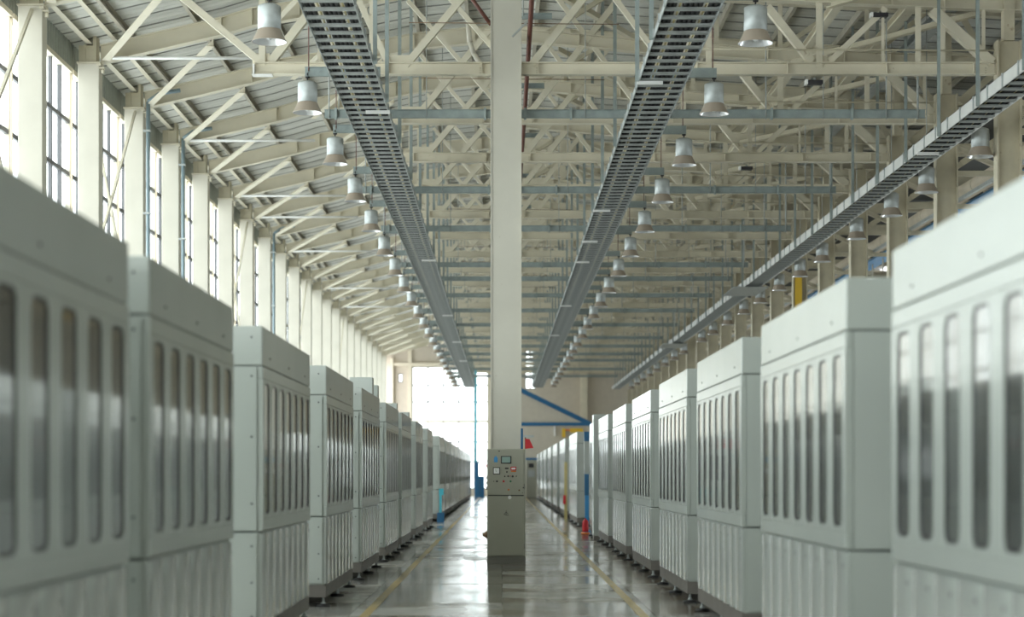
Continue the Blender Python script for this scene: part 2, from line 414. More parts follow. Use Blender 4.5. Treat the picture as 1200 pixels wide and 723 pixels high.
# right row: H-section columns with outriggers
def right_column():
    t = thing('steel_column', '', 'column', group='columns of the right row')
    s = MB(); top = 7.45+E
    s.box(XR, XR+.025, -.13, .13, .02, top); s.box(XR+.395, XR+.42, -.13, .13, .02, top); s.box(XR+.025, XR+.395, -.012, .012, .02, top)
    s.obj('shaft', 'cream2', t)
    MB().box(XR+.12, XR+.30, -.1, .1, 7.45+E, 9.02+E).obj('upper_stub', 'cream2', t)
    MB().box(XR-.06, XR+.48, -.2, .2, 0, .02).obj('base_plate', 'cream2', t)
    a = MB(); a.angle((XR+.42, 0, 6.42+E), (XR+1.5, 0, 5.93+E), .12); a.obj('outrigger_strut', 'cream', t)
    a = MB(); a.bar((XR+.42, 0, 5.9+E), (XR+2.3, 0, 5.9+E), .1, .1); a.obj('outrigger_arm', 'cream2', t)
    return t
c1 = right_column(); ck = tree(c1)
for i, y in enumerate(planes[1:]):
    lab = '%s cream H-section column of the right row, counted from the camera' % ORD[i]
    if i == 0: c1.location = (0, y, 0); c1['label'] = lab
    else: dup(c1, ck, (0, y, 0), label=lab)
# centre column
t = thing('steel_column', 'tall H-section column rising behind the grey control cabinet in the middle of the aisle', 'column', (.066, 32.3, 0))
s = MB(); top = 9.5+E; s.box(-.265, -.245, -.22, .15, .02, top); s.box(.245, .265, -.22, .15, .02, top); s.box(-.245, .245, -.20, -.18, .02, top); s.box(-.245, .245, .12, .14, .02, top)
s.obj('shaft', 'column_mid', t)
MB().box(-.33, .33, -.25, .25, 0, .02).obj('base_plate', 'cream2', t)

# ================================================================ ROOF TRUSSES
def ipoly(mb, pts, depth, flw, tt=.016):
    for (a, ha), (b, hb) in zip(pts, pts[1:]):
        mb.add([(a, -tt/2, ha+E), (b, -tt/2, hb+E), (b, -tt/2, hb+depth+E), (a, -tt/2, ha+depth+E), (a, tt/2, ha+E), (b, tt/2, hb+E), (b, tt/2, hb+depth+E), (a, tt/2, ha+depth+E)],
               [(0,1,2,3),(4,5,6,7),(0,1,5,4),(1,2,6,5),(2,3,7,6),(3,0,4,7)])
        for dz in (0, depth-tt):
            mb.add([(a, -flw/2, ha+E+dz), (b, -flw/2, hb+E+dz), (b, flw/2, hb+E+dz), (a, flw/2, ha+E+dz), (a, -flw/2, ha+E+dz+tt), (b, -flw/2, hb+E+dz+tt), (b, flw/2, hb+E+dz+tt), (a, flw/2, ha+E+dz+tt)],
                   [(0,1,2,3),(4,5,6,7),(0,1,5,4),(1,2,6,5),(2,3,7,6),(3,0,4,7)])
    return mb
CH = [(-.35, 8.47), (0, 8.5), (1.5, 8.38), (3, 8.24), (5.5, 8.1), (8.6, 7.97), (10.4, 7.92)]    # lower chord on the right side
def chord(x): return lerp_pts(CH, x)
def truss():
    t = thing('roof_truss', '', 'truss')
    ipoly(MB(), LRAF[1:], .36, .2).obj('rafter', 'cream', t)
    ipoly(MB(), RRAF, .34, .2).obj('rafter', 'cream', t)
    ipoly(MB(), CH, .25, .2).obj('lower_chord', 'cream', t)
    MB().ibeam((-2.3, 0, 6.975+E), (XR-.02, 0, 6.975+E), .21, .18).obj('tie_beam', 'cream', t)
    st = MB().box(-.008, .008, -.088, -.01, .02, .19).mesh('stiffener', 'cream')
    for x in (-1.95, -.35, .62, 2.5, 3.35, 4.9, 6.6, 8.1): link('stiffener', st, t, (x, 0, 6.87+E))
    st = MB().box(-.008, .008, -.098, -.01, .0, .33).mesh('stiffener', 'cream')
    for x in (-5.5, -4.9, -3.97, -2.6, -1.93, -.6): link('stiffener', st, t, (x, 0, raf(x)+.015+E))
    for x in (1.5, 3, 4.4, 6.0, 7.4): link('stiffener', st, t, (x, 0, raf(x)+.008+E)).scale = (1, 1, .97)
    st2 = MB().box(-.008, .008, -.098, -.01, .0, .21).mesh('stiffener', 'cream')
    for x in (1.5, 2.6, 5.2, 6.7, 7.6): link('stiffener', st2, t, (x, 0, chord(x)+.02+E))
    for a, b in ((5.2, 5.6), (-2.0, -1.6)): MB().box(a, b, .02, .035, 7.02+E, 7.22+E).obj('gusset', 'cream', t)
    g = MB()
    for x in (.58, -.39, 8.28):
        for dz in (.05, .09, .13): g.box(x, x+.03, -.1, -.085, 6.83+dz+E, 6.855+dz+E)
    g.obj('bolt_row', 'cream2', t)
    D = [((-1.66, 7.04), (.15, 9.2)), ((-1.85, 9.3), (.1, 7.04)), ((.5, 7.04), (2.3, 9.35)),
         ((1.05, 9.4), (2.8, 7.04)), ((2.95, 7.04), (3.75, 8.2)), ((4.56, 8.05), (5.33, 7.1)), ((5.63, 7.1), (6.6, 8.02)), ((7.40, 8.0), (8.42, 7.08))]
    for i, ((a, ha), (b, hb)) in enumerate(D):
        w = (.12, .08, .12, .09, .10, .13, .10, .17, .10)[i]
        MB().angle((a, .03, ha+E), (b, .03, hb+E), w, .014, up=(0, 1, 0)).obj('diagonal', 'cream', t)
    for x, w in ((-2.25, .07), (3.55, .10), (5.45, .11), (6.55, .05), (7.15, .10), (7.58, .08), (8.28, .06)):
        top = raf(x) if x < 0 else chord(x)
        MB().angle((x, .02, 7.0+E), (x, .02, top+.01+E), w, .012, up=(0, 1, 0)).obj('post', 'cream', t)
    for x in (4.2, 5.45, 7.15):
        MB().angle((x, .02, chord(x)+.24+E), (x, .02, raf(x)+.01+E), .09, .012, up=(0, 1, 0)).obj('post', 'cream', t)
    for a, b in ((.9, 2.1), (3.0, 4.2), (5.45, 6.6), (7.3, 8.3)):
        MB().angle((a, .03, chord(a)+.24+E), (b, .03, raf(b)+.01+E), .09, .012, up=(0, 1, 0)).obj('diagonal', 'cream2', t)
    MB().tube((2.9, -.1, 7.3+E), (8.45, -.1, 7.27+E), .014, 5).obj('conduit', 'cream2', t)
    MB().tube((-1.6, -.1, 7.75+E), (2.0, -.1, 7.72+E), .008, 5).obj('conduit', 'brass', t)
    # bracing in the plane of the roof back to the nearer truss
    MB().angle((-7.75, -.12, 8.16+E), (-5.75, -PITCH+.12, 8.5+E), .15, .014).obj('plan_brace', 'cream', t)
    MB().angle((-4.6, -.12, 8.72+E), (-2.7, -PITCH+.12, 9.15+E), .11, .014).obj('plan_brace', 'cream', t)
    MB().angle((3.4, -.12, 9.28+E), (1.2, -PITCH+.12, 9.40+E), .11, .014).obj('plan_brace', 'cream', t)
    MB().angle((5.6, -.12, 8.05+E), (8.3, -PITCH+.12, 8.0+E), .12, .014).obj('plan_brace', 'cream2', t)
    # neighbouring aisle on the right
    MB().ibeam((XR+.43, 0, 7.1+E), (16.7, 0, 7.35+E), .26, .18).obj('aisle_beam', 'cream2', t)
    for (a, ha), (b, hb) in (((9.0, 7.3), (10.5, 8.6)), ((9.0, 6.1), (10.5, 7.1)), ((9.6, 7.95), (9.0, 9.0))):
        MB().angle((a, .03, ha+E), (b, .03, hb+E), .12, .014, up=(0, 1, 0)).obj('diagonal', 'cream2', t)
    return t
def extend_left(t):      # only the nearest trusses carry the tie on past the left tray
    MB().ibeam((-4.25, 0, 6.975+E), (-2.3, 0, 6.975+E), .21, .18).obj('tie_extension', 'cream', t)
    MB().box(-4.3, -3.95, -.11, .11, 6.86+E, 6.87+E).box(-4.28, -4.25, -.1, .1, 6.87+E, 7.045+E).obj('end_plate', 'white', t)
    MB().box(-4.3, -4.0, .02, .035, 7.02+E, 7.25+E).obj('gusset', 'cream', t)
    for (a, ha), (b, hb), w in (((-5.85, 8.5), (-4.16, 7.10), .12), ((-3.98, 7.1), (-2.35, 9.2), .14), ((-2.9, 9.1), (-1.95, 7.04), .10)):
        MB().angle((a, .03, ha+E), (b, .03, hb+E), w, .014, up=(0, 1, 0)).obj('diagonal', 'cream', t)
    for x, w in ((-4.13, .11), (-3.15, .05)):
        MB().angle((x, .02, 7.03+E), (x, .02, raf(x)+.01+E), w, .012, up=(0, 1, 0)).obj('post', 'cream', t)
t0 = truss(); tk = tree(t0)
t0['group'] = 'roof trusses'
for i, y in enumerate(planes):
    lab = '%s cream steel roof truss spanning the hall, counted from the camera' % ORD[i]
    if i == 0:
        r = dup(t0, tk, (0, y, 0), label=lab, skip=('tie_beam', 'diagonal', 'post', 'bolt_row', 'gusset', 'stiffener', 'conduit'))
    elif i == 1: t0.location = (0, y, 0); t0['label'] = lab; extend_left(t0); r = t0
    else:
        r = dup(t0, tk, (0, y, 0), label=lab)
        if i in (2, 4, 6, 7, 9, 12, 14):
            MB().tube((-7.6, -.22, 8.12+E), (-4.55, -.22, 8.12+E), .035, 6).obj('tie_rod', 'white', r)
# longitudinal members (toward the far wall)
def longi(name, label, cat, x, h, w, d, m, y0=20, sec='i', group=None):
    mb = MB(); p, q = (x, y0, h+E), (x, YF-.05, h+E)
    {'i': lambda: mb.ibeam(p, q, d, w), 'c': lambda: mb.chan(p, q, w, d), 'b': lambda: mb.bar(p, q, w, d)}[sec]()
    return tag(mb.obj(name, m), label, cat, group)
longi('eave_beam', 'cream eave beam running above the left window heads', 'beam', -8.08, 8.50, .12, .16, 'cream', sec='c')
longi('eave_beam', 'cream channel beam running just inside the left eave, above the rafter ends', 'beam', -7.62, 8.61+.0, .10, .14, 'cream', sec='c')
longi('gutter_beam', 'dark gutter channel along the top of the left eave', 'gutter', -8.3, 8.75, .2, .16, 'purlin', sec='c')
longi('roof_beam', 'cream longitudinal roof beam crossing the trusses right of the right cable tray', 'beam', 6.0, 8.32+.1, .16, .16, 'cream', group=None)
longi('roof_beam', 'broad cream longitudinal roof beam nearest left of the right column row', 'beam', 7.3, 8.28+.1, .2, .16, 'cream')
longi('roof_beam', 'grey longitudinal beam above the heads of the right column row', 'beam', 8.75, 9.14, .26, .2, 'galv_dark')
longi('crane_rail', 'cream longitudinal rail beyond the right column row, above the duct', 'rail', 9.9, 7.42, .2, .3, 'cream2')
# wall cross braces left
bi = 0
for k in (-1, 1, 5, 9, 13):
    y0, y1 = Z0+PITCH*k+.2, Z0+PITCH*(k+1)-.2
    t = thing('cross_brace', 'thin pinkish X-shaped brace across the %s braced left window bay, counted from the camera' % ORD[bi], 'brace', (-8.1, 0, 0), group='cross braces of the left window wall'); bi += 1
    MB().bar((.0, y0, 7.35+E), (.0, y1, 3.2+E), .05, .06).obj('brace_bar', 'cream', t)
    MB().bar((.06, y1, 7.95+E), (.06, y0, 4.2+E), .05, .06).obj('brace_bar', 'cream', t)
# downpipes on the left columns
for (y, x, lab) in ((41.05, -7.74, 'blue-grey downpipe on the inner face of the third left column'), (45.55, -7.74, 'blue-grey downpipe beside the fourth left column'), (63.5, -7.72, 'blue-grey downpipe with elbow high on the eighth left column')):
    t = thing('downpipe', lab, 'pipe', (x, y, 0), group=None)
    MB().path([(0, 0, 0), (0, 0, 8.15+E)], .045, 10).path([(0, 0, 8.15+E), (.25, .0, 8.33+E), (.7, 0, 8.4+E)], .045, 10).obj('pipe', 'bluepipe', t)
    cl = MB().box(-.1, .055, -.055, .055, -.02, .02).mesh('clamp', 'galv')
    for z in (2.5, 5, 7.2, 9.0): link('clamp', cl, t, (0, 0, z))
# duct and blue strip beyond right row
t = thing('air_duct', 'cream wrapped round duct running behind the right column row', 'duct', (10.2, 20, 6.22+E))
MB().tube((0, 0, 0), (0, YF-21, 0), .18, 14).obj('duct_tube', 'duct', t)
cl = MB().lathe([(.188, -.02), (.188, .02)], 14).mesh('duct_band', 'cream2')
for q in range(45):
    o = link('duct_band', cl, t, (0, 1+q*2.4, 0)); o.rotation_euler = (PI/2, 0, 0)
longi('service_pipe', 'slim grey service pipe below the cream duct', 'pipe', 10.0, 5.93+.075, .07, .07, 'galv', sec='b')
t = thing('awning', 'blue edged awning strip below the duct behind the right columns', 'awning', (10.75, 38, 0))
MB().bar((0, -6, 6.12+E), (0, 30, 6.12+E), .5, .05).obj('awning_sheet', 'blue2', t)
at_ = MB().box(-.02, .02, -.02, .02, 5.75+E, 6.1+E).mesh('awning_post', 'cream')
for q in range(24): link('awning_post', at_, t, (0, -6+q*1.5, 0))
for i, k in enumerate((0, 2, 4, 6, 8, 11)):  # boxes added to darken the aisle background, standing in for dark clutter
    t = thing('clutter_box', '%s dark stand-in clutter box resting on the aisle beams beyond the right columns, from the camera' % ORD[i], 'clutter box', (11.9, Z0+PITCH*(k+.5), 7.37+E), group='dark stand-in clutter boxes of the right aisle')
    MB().box(-1.0, 1.0, -2.3, 2.3, .0, 1.15, bev=.02).obj('casing', 'dark_wall', t)
    sl_ = MB().box(-1.015, -1.0, -.9, .9, -.03, .03).mesh('louvre', 'galv_dark')
    for q in range(5): link('louvre', sl_, t, (0, 0, .25+q*.16))
    MB().box(-1.02, -.98, -2.3, 2.3, .0, .06).obj('edge_trim', 'galv_dark', t)
t = thing('wall_sign', 'narrow yellow vertical board on the sixth right column', 'sign', (XR+.15, Z0+5*PITCH-.16, 5.0+E))
MB().box(-.1, .1, -.02, .02, -.5, .8).obj('board', 'yellow', t)
MB().box(-.02, .02, .02, .15, -.2, .4).obj('bracket', 'galv_dark', t)

# ================================================================ CABLE TRAYS
def cable_tray(name, label, xa, xb, h, railh, inner, y0, y1, plates, struts, cover=(), strutw=.06):
    t = thing('cable_tray', label, 'cable tray', (0, 0, 0))
    w = xb-xa
    for x in (xa, xb-.012):
        r = MB().box(x, x+.012, y0, y1, h+E, h+railh+E)
        r.box(x-.0 if x == xa else x-.02, x+.032 if x == xa else x+.012, y0, y1, h+railh+E-.008, h+railh+E)
        r.obj('side_rail', 'galv' if railh < .15 else 'white_galv', t)
    rung = MB().box(xa+.012, xb-.012, -.06, .06, .012, .03).box(xa+.012, xb-.012, -.06, -.052, .004, .012).box(xa+.012, xb-.012, .052, .06, .004, .012)
    tab = .05
    rung.add([(xa+.012, -.10, .031), (xa+.012, .10, .031), (xa+.012+tab, .055, .03), (xa+.012+tab, -.055, .03)], [(0,1,2,3)])
    rung.add([(xb-.012, -.10, .031), (xb-.012, .10, .031), (xb-.012-tab, .055, .03), (xb-.012-tab, -.055, .03)], [(0,1,2,3)])
    rm = rung.mesh('rung', 'galv_dark')
    n = int((y1-y0)/.43)
    for i in range(n): link('rung', rm, t, (0, y0+.2+i*.43, h+E))
    rb = MB().box(-.008 if inner > 0 else -.014, .014 if inner > 0 else .008, -.02, .02, -.004, railh+.006).mesh('splice_rib', 'galv')
    for i in range(int((y1-y0)/.86)):
        link('splice_rib', rb, t, ((xb+.006 if inner > 0 else xa-.006), y0+.4+i*.86, h+E))
    for y in plates:
        x0, x1 = ((xb-.36, xb+.03) if inner > 0 else (xa-.03, xa+.36))
        MB().box(x0, x1, y-.03, y+.03, h-.05+E, h+.03-.03+E).obj('joint_plate', 'white', t)
    for i, y in enumerate(struts):
        x = xb+.035 if inner > 0 else xa-.035
        top = raf(x)+.36+E
        MB().chan((x, y, h-.02+E), (x, y, top), strutw, strutw*.8, .006, up=(0, 1, 0)).obj('hanger_strut', 'strut', t)
    for y in cover: MB().box(xa-.45, xb+.1, y-1.4, y+1.4, h-.10+E, h-.085+E).obj('cover_plate', 'galv_dark', t)
    cabs = [('cable_k', .10), ('cable_k', .19), ('cable_y', .29), ('cable_k', .38), ('cable_k', .47), ('cable_k', .56), ('cable_k', .65), ('cable_y', .75), ('cable_k', .83), ('cable_k', .92)]
    for i, (m_, u) in enumerate(cabs):
        MB().tube((xa+w*u, y0, h+.075+E), (xa+w*u, y1, h+.075+E), .034 if m_ == 'cable_k' else .012, 6).obj('cable', m_, t)
    return t
M['white_galv'] = mat('pale_galvanised_plate', (.62, .62, .60), .5, var=.06)
Y1T = YF-1
hst = [27.1, 29.9]+[33.6+4.2*k for k in range(23)]
cable_tray('l', 'galvanised ladder cable tray hanging above the left machine row', -2.57, -1.87, 5.95, .11, 1, 20, Y1T, (30.7, 52, 70, 84, 98), hst)
cable_tray('r', 'galvanised ladder cable tray hanging above the right machine row', 2.07, 2.80, 5.95, .11, -1, 20, Y1T, (28.4, 42.2, 47.8, 52.4, 66, 80), [25.6, 28.3]+[33.9+4.2*k for k in range(23)])
cable_tray('f', 'ladder cable tray with deep pale side plates in front of the right column row', 7.43, 7.93, 5.75, .20, -1, 18, Y1T-2, (33.5,), [24.0+2.6*k for k in range(39)], cover=(58, 82.5), strutw=.05)

# ================================================================ GREY CROSS CHANNELS
cz = [32.3+.9, 41.5, 48.0, 56.3, 60.3, 65.9, 72.0, 78.9, 86.3, 92, 98, 103.3, 112, 120]
cz[0] = 32.75
def cross_channel():
    t = thing('support_channel', '', 'channel', group='grey support channels above the trays')
    MB().chan((-3.1, 0, 6.29+E), (7.38, 0, 6.29+E), .05, .15, .007).obj('channel', 'strut', t)
    cl = MB().box(-.02, .02, -.045, .03, -.10, .10).mesh('clamp', 'strut')
    for x in (-2.9, -.3, .4, 1.2, 4.7, 6.1): link('clamp', cl, t, (x, 0, 6.29+E))
    for x, w in ((-3.02, .02), (-2.85, .012), (-1.32, .012), (1.45, .012), (2.95, .012), (4.6, .02), (5.6, .012), (6.7, .02), (7.25, .03)):
        MB().tube((x, .0, 6.2+E), (x, .0, raf(x)+.3+E), w*.6, 6).obj('hanger_rod', 'strut' if w > .03 else 'galv_dark', t)
    return t
t0 = cross_channel(); tk = tree(t0)
for i, y in enumerate(cz):
    lab = '%s blue-grey channel crossing above the cable trays, counted from the camera' % ORD[i]
    if i == 0: t0.location = (0, y, 0); t0['label'] = lab
    else: dup(t0, tk, (0, y, 0), label=lab)
# red pipe
t = thing('sprinkler_pipe', 'red-brown pipe running high along the right side of the centre column', 'pipe', (.47, 0, 7.55+E))
MB().tube((0, 22, 0), (0, 75, 0), .042, 10).obj('pipe', 'redpipe', t)
for y in (31.3, 36.9, 42.3, 48, 53.6, 59.5):
    b = MB(); b.chan((-.14, y, .09), (.36, y, .09), .05, .1, .008); b.obj('pipe_bracket', 'strut', t)
    MB().bar((.05, y, .1), (-.3, y, -.25), .03, .03).obj('bracket_stay', 'galv_dark', t)
    MB().tube((-.12, y, .1), (-.12, y, 1.95), .012, 6).obj('hanger_rod', 'galv_dark', t)
t = thing('sprinkler_pipe', 'dark red sloping branch pipe left of the centre column near the roof', 'pipe', (0, 33.4, 0))
MB().path([(-1.1, 0, 9.6+E), (-.75, 0, 8.75+E), (-.2, 0, 8.0+E)], .035, 8).obj('pipe', 'redpipe', t)
t = thing('bent_pipe', 'cream bent pipe left of the centre column above the tie beam', 'pipe', (0, 33.0, 0))
MB().path([(-.60, 0, 7.95+E), (-.57, 0, 7.6+E), (-.5, 0, 7.4+E), (-.33, 0, 7.12+E), (-.22, 0, 7.0+E)], .045, 10).obj('pipe', 'column', t)

# ================================================================ PENDANT LAMPS
def lamp():
    t = thing('pendant_lamp', '', 'lamp')
    MB().lathe([(.02, .50), (.10, .495), (.15, .47), (.154, .45), (.154, .165), (.145, .16)], 24).obj('housing', 'galv', t)
    MB().lathe([(.150, .165), (.160, .15), (.176, .11), (.205, .05), (.228, .012), (.234, .0), (.228, .0), (.20, .05), (.17, .11), (.146, .155)], 24, caps=False).obj('reflector_skirt', 'tan', t)
    MB().lathe([(.226, .003), (.197, .052), (.167, .11), (.12, .15), (.04, .158)], 24, caps=False).obj('reflector', 'refl', t)
    MB().lathe([(.01, .03), (.035, .04), (.045, .07), (.035, .11), (.02, .15)], 12).obj('bulb', 'bulb', t)
    h = MB(); h.tube((0, 0, .49), (0, 0, .56), .012, 8); h.tube((-.035, 0, .56), (.035, 0, .56), .014, 8); h.tube((0, 0, .56), (0, 0, .63), .01, 8); h.obj('hook', 'gasket', t)
    return t
l0 = lamp(); lk = tree(l0)
first = True
def place_lamp(x, y, h, lab, group, arm):
    global first
    if first: r = l0; r.location = (x, y, h+E); r['label'] = lab; r['group'] = group; first = False
    else: r = dup(l0, lk, (x, y, h+E), label=lab, group=group)
    if arm:
        r2 = link('arm', arm_me[arm], r, (0, 0, .56))
        link('arm_rod', rod_me[arm], r, (0, 0, .56))
def arm_mesh(dx):
    s_ = 1 if dx > 0 else -1
    mb = MB(); mb.chan((-.04*s_, 0, .09), (dx, 0, .09), .05, .15, .007)
    for q in (.0, .18): mb.tube((q*s_, -.035, .09), (q*s_, -.02, .09), .018, 6)
    return mb.mesh('arm', 'strut')
arm_me = {1: arm_mesh(1.15), -1: arm_mesh(-1.15)}
rod_me = {1: MB().tube((.02, .0, .1), (.02, 0, 3.235), .009, 5).mesh('arm_rod', 'redpipe'), -1: MB().tube((-.02, .0, .1), (-.02, 0, 3.46), .009, 5).mesh('arm_rod', 'redpipe')}
ly = [24.75, 29.6, 34.5, 39.2, 44.0]; 
while ly[-1]+4.9 < YF-3: ly.append(ly[-1]+4.9)
for i, y in enumerate(ly):
    place_lamp(-3.07, y, 5.7, '%s bell-shaped pendant lamp of the row left of the left cable tray, from the camera' % ORD[i], 'pendant lamps left of the left tray', 1)
for i, y in enumerate(ly):
    place_lamp(3.34, y, 5.68, '%s bell-shaped pendant lamp of the row right of the right cable tray, from the camera' % ORD[i], 'pendant lamps right of the right tray', -1)
lz = [32.4, 36.5, 39.8, 43.7, 48.4, 52.0, 55.9, 60, 64.1, 68.7, 73.4, 77.5, 85.3, 90, 95, 100, 105, 110, 115, 120]
for i, y in enumerate(lz):
    r = place_lamp(8.25, y, 5.48, '%s bell-shaped pendant lamp in front of the right column row, from the camera' % ORD[i], 'pendant lamps along the right columns', 0)
    r = [o for o in COL.objects[-8:] if o.name.startswith('pendant_lamp')][-1]
    MB().tube((0, 0, .6), (0, 0, 3.93), .008, 5).obj('hanger_rod', 'galv_dark', r)
# small fittings under the ties
for i, (k, x_, h_) in enumerate(((0, 6.5, 7.90), (0, 5.38, 6.745), (2, 5.38, 6.745))):
    t = thing('emergency_light', ('small black-and-white light fitting under the top beam right of the lamps', 'small black-and-white light fitting under the nearest tie beam on the right', 'small black-and-white light fitting under a farther tie beam, right of the lamps')[i], 'light fitting', (x_, Z0+PITCH*k, h_+E), group='small light fittings under the tie beams')
    MB().box(-.13, .13, -.08, .08, -.04, .03, bev=.01).obj('case', 'gasket', t)
    MB().box(-.17, -.13, -.08, .08, -.04, .04).obj('end_cap', 'white', t)
    MB().box(-.02, .02, -.02, .02, .03, .08).obj('bracket', 'galv_dark', t)

# ================================================================ MACHINES
def rrect(w, h, r, n=4):
    pts = []
    for cx, cz, a0 in ((w/2-r, h/2-r, 0), (-w/2+r, h/2-r, PI/2), (-w/2+r, -h/2+r, PI), (w/2-r, -h/2+r, 3*PI/2)):
        for i in range(n+1): a = a0+PI/2*i/n; pts.append((cx+r*math.cos(a), cz+r*math.sin(a)))
    return pts
WW, WP, WZ0, WZ1 = .30, .54, 1.16, 2.25
def machine(nw, proto_label=''):
    """face at x = 0 towards +x, runs along +y from 0 to L"""
    t = thing('machine_cabinet', proto_label, 'machine')
    L_ = WP*nw+.04; D = 1.5; off = .29
    MB().box(-D, -.045, .01, L_-.01, 1.02, 2.38).obj('upper_housing', 'enamel', t)
    # face plate with openings
    f = MB(); hw = WW/2+.03
    f.box(-.045, 0, 0, L_, 1.02, WZ0-.03, bev=.006); f.box(-.045, 0, 0, L_, WZ1+.03, 2.38, bev=.006)
    ys = [off+i*WP for i in range(nw)]
    e = [0]+sum([[q-hw, q+hw] for q in ys], [])+[L_]
    for a, b in zip(e[::2], e[1::2]): f.box(-.045, 0, a, b, WZ0-.03, WZ1+.03)
    f.obj('face_plate', 'enamel', t)
    # window surround + pane
    w = MB(); H_ = WZ1-WZ0; inner = rrect(WW, H_, .07); lip = rrect(WW-.03, H_-.03, .06); N_ = len(inner)
    ow, oh = WW/2+.03, H_/2+.03
    outer = []
    for (a, b) in inner:
        k = min(ow/abs(a) if a else 9e9, oh/abs(b) if b else 9e9); outer.append((a*k, b*k))
    zc = (WZ0+WZ1)/2
    # snap outer corners
    for q, (sx, sz) in ((2, (1, 1)), (7, (-1, 1)), (12, (-1, -1)), (17, (1, -1))): outer[q] = (sx*ow, sz*oh)
    vs = [(-.002, a, b) for a, b in outer]+[(-.002, a, b) for a, b in inner]
    w.add(vs, [(i, (i+1)%N_, N_+(i+1)%N_, N_+i) for i in range(N_)], 'enamel')
    vs = [(-.002, a, b) for a, b in inner]+[(-.008, a, b) for a, b in inner]+[(-.008, a, b) for a, b in lip]
    w.add(vs, [(i, (i+1)%N_, N_+(i+1)%N_, N_+i) for i in range(N_)]+[(N_+i, N_+(i+1)%N_, 2*N_+(i+1)%N_, 2*N_+i) for i in range(N_)], 'gasket')
    wm = w.mesh('window')
    p = MB(); p.add([(-.009, a, b) for a, b in inner]+[(-.02, a, b) for a, b in inner], [list(range(N_)), list(range(N_, 2*N_))]+[(i, (i+1)%N_, N_+(i+1)%N_, N_+i) for i in range(N_)])
    pm = p.mesh('pane', 'pane')
    for yc in ys:
        o = link('window', wm, t, (0, yc, zc)); link('pane', pm, o)
    # header
    MB().box(-D, -.004, .004, L_-.004, 2.388, 2.715, bev=.008).obj('header_panel', 'enamel', t)
    MB().box(-D+.02, -.02, .02, L_-.02, 2.378, 2.39).obj('header_seam', 'seam', t)
    # lower part
    MB().box(-D, -.03, .004, L_-.004, .25, 1.012, bev=.004).obj('lower_housing', 'enamel', t)
    n = nw+1; pw = L_/n
    pn = MB(); seg = 6; vs = []
    for j in range(seg+1):
        u = j/seg; bul = .014*math.sin(PI*u)+.002*math.sin(3*PI*u)
        for z in (.262, 1.0): vs.append((-.012+bul, .006+u*(pw-.012), z))
    pn.add(vs, [(2*j, 2*j+1, 2*j+3, 2*j+2) for j in range(seg)], 'enamel_low', True)
    k = [(-.03, .006, .262), (-.03, .006, 1.0), (-.03, pw-.006, .262), (-.03, pw-.006, 1.0)]
    a, b, c, d = vs[0], vs[1], vs[-2], vs[-1]
    pn.add([a, b, k[0], k[1]], [(0,1,3,2)], 'enamel_low'); pn.add([c, d, k[2], k[3]], [(0,1,3,2)], 'enamel_low'); pn.add([b, d, k[1], k[3]], [(0,1,3,2)], 'enamel_low'); pn.add([a, c, k[0], k[2]], [(0,1,3,2)], 'enamel_low')
    for z in (.92, ): pn.add([(.001, pw*.8+dy, z+dz) for dy, dz in ((-.012,-.012),(.012,-.012),(.012,.012),(-.012,.012))]+[(-.01, pw*.8+dy, z+dz) for dy, dz in ((-.012,-.012),(.012,-.012),(.012,.012),(-.012,.012))], [(0,1,2,3),(0,1,5,4),(1,2,6,5),(2,3,7,6),(3,0,4,7)], 'seam')
    pme = pn.mesh('lower_panel')
    for i in range(n): link('lower_panel', pme, t, (0, i*pw, 0))
    # end cover, bolts, side grille
    for y0, y1 in ((-.012, .0), (L_, L_+.012)):
        MB().box(-D+.05, -.05, y0, y1, 1.03, 2.37).obj('end_cover', 'enamel', t)
        MB().box(-D+.05, -.05, y0, y1, .27, 1.0).obj('end_cover', 'enamel', t)
    bl = MB().lathe([(.009, 0), (.009, .006)], 8).mesh('bolt', 'gasket')
    for z in (2.62, 2.3, 1.8, 1.25, .9, .6, .32):
        o = link('bolt', bl, t, (-.09, -.012, z)); o.rotation_euler = (PI/2, 0, 0)
    for y in (.5, L_-.5, L_*.5):
        o = link('bolt', bl, t, (-.004, y, 2.47)); o.rotation_euler = (0, PI/2, 0)
    MB().box(-D+.3, -.32, -.02, -.012, 1.3, 2.1).obj('side_grille', 'gasket', t)
    # plinth and feet
    MB().box(-D+.01, -.012, .015, L_-.015, .11, .25).obj('plinth', 'plinth', t)
    ft = MB(); ft.lathe([(.085, 0), (.08, .025), (.03, .035)], 12, m='black'); ft.lathe([(.03, .035), (.026, .045), (.014, .065)], 10, m='galv'); ft.lathe([(.014, .03), (.014, .112)], 8, m='galv')
    fm = ft.mesh('levelling_foot')
    for x in (-.05, -D+.12):
        for y in (.1, L_/2, L_-.1): link('levelling_foot', fm, t, (x, y, 0))
    return t, L_
FXL, FXR = -1.97, 2.13
m7, L7 = machine(7); k7 = tree(m7)
m6, L6 = machine(6); k6 = tree(m6)
GL, GR = 'machine cabinets of the left row', 'machine cabinets of the right row'
leftm = [(6.1, 7), (10.5, 6), (15.45, 7), (21.07, 7), (26.4, 7), (31.9, 7), (36.9, 7), (42.9, 7), (49.6, 7)]
used7 = used6 = False
LM = []
def put(nw, loc, rz, lab, group, scale=None):
    global used7, used6
    src, kids = (m7, k7) if nw == 7 else (m6, k6)
    if nw == 6 and not used6:
        used6 = True; src.location = loc; src.rotation_euler = (0, 0, rz); src['label'] = lab; src['group'] = group; return src
    if nw == 7 and not used7:
        used7 = True; src.location = loc; src.rotation_euler = (0, 0, rz); src['label'] = lab; src['group'] = group
        if scale: src.scale = scale
        return src
    return dup(src, kids, loc, rz, lab, group, scale)
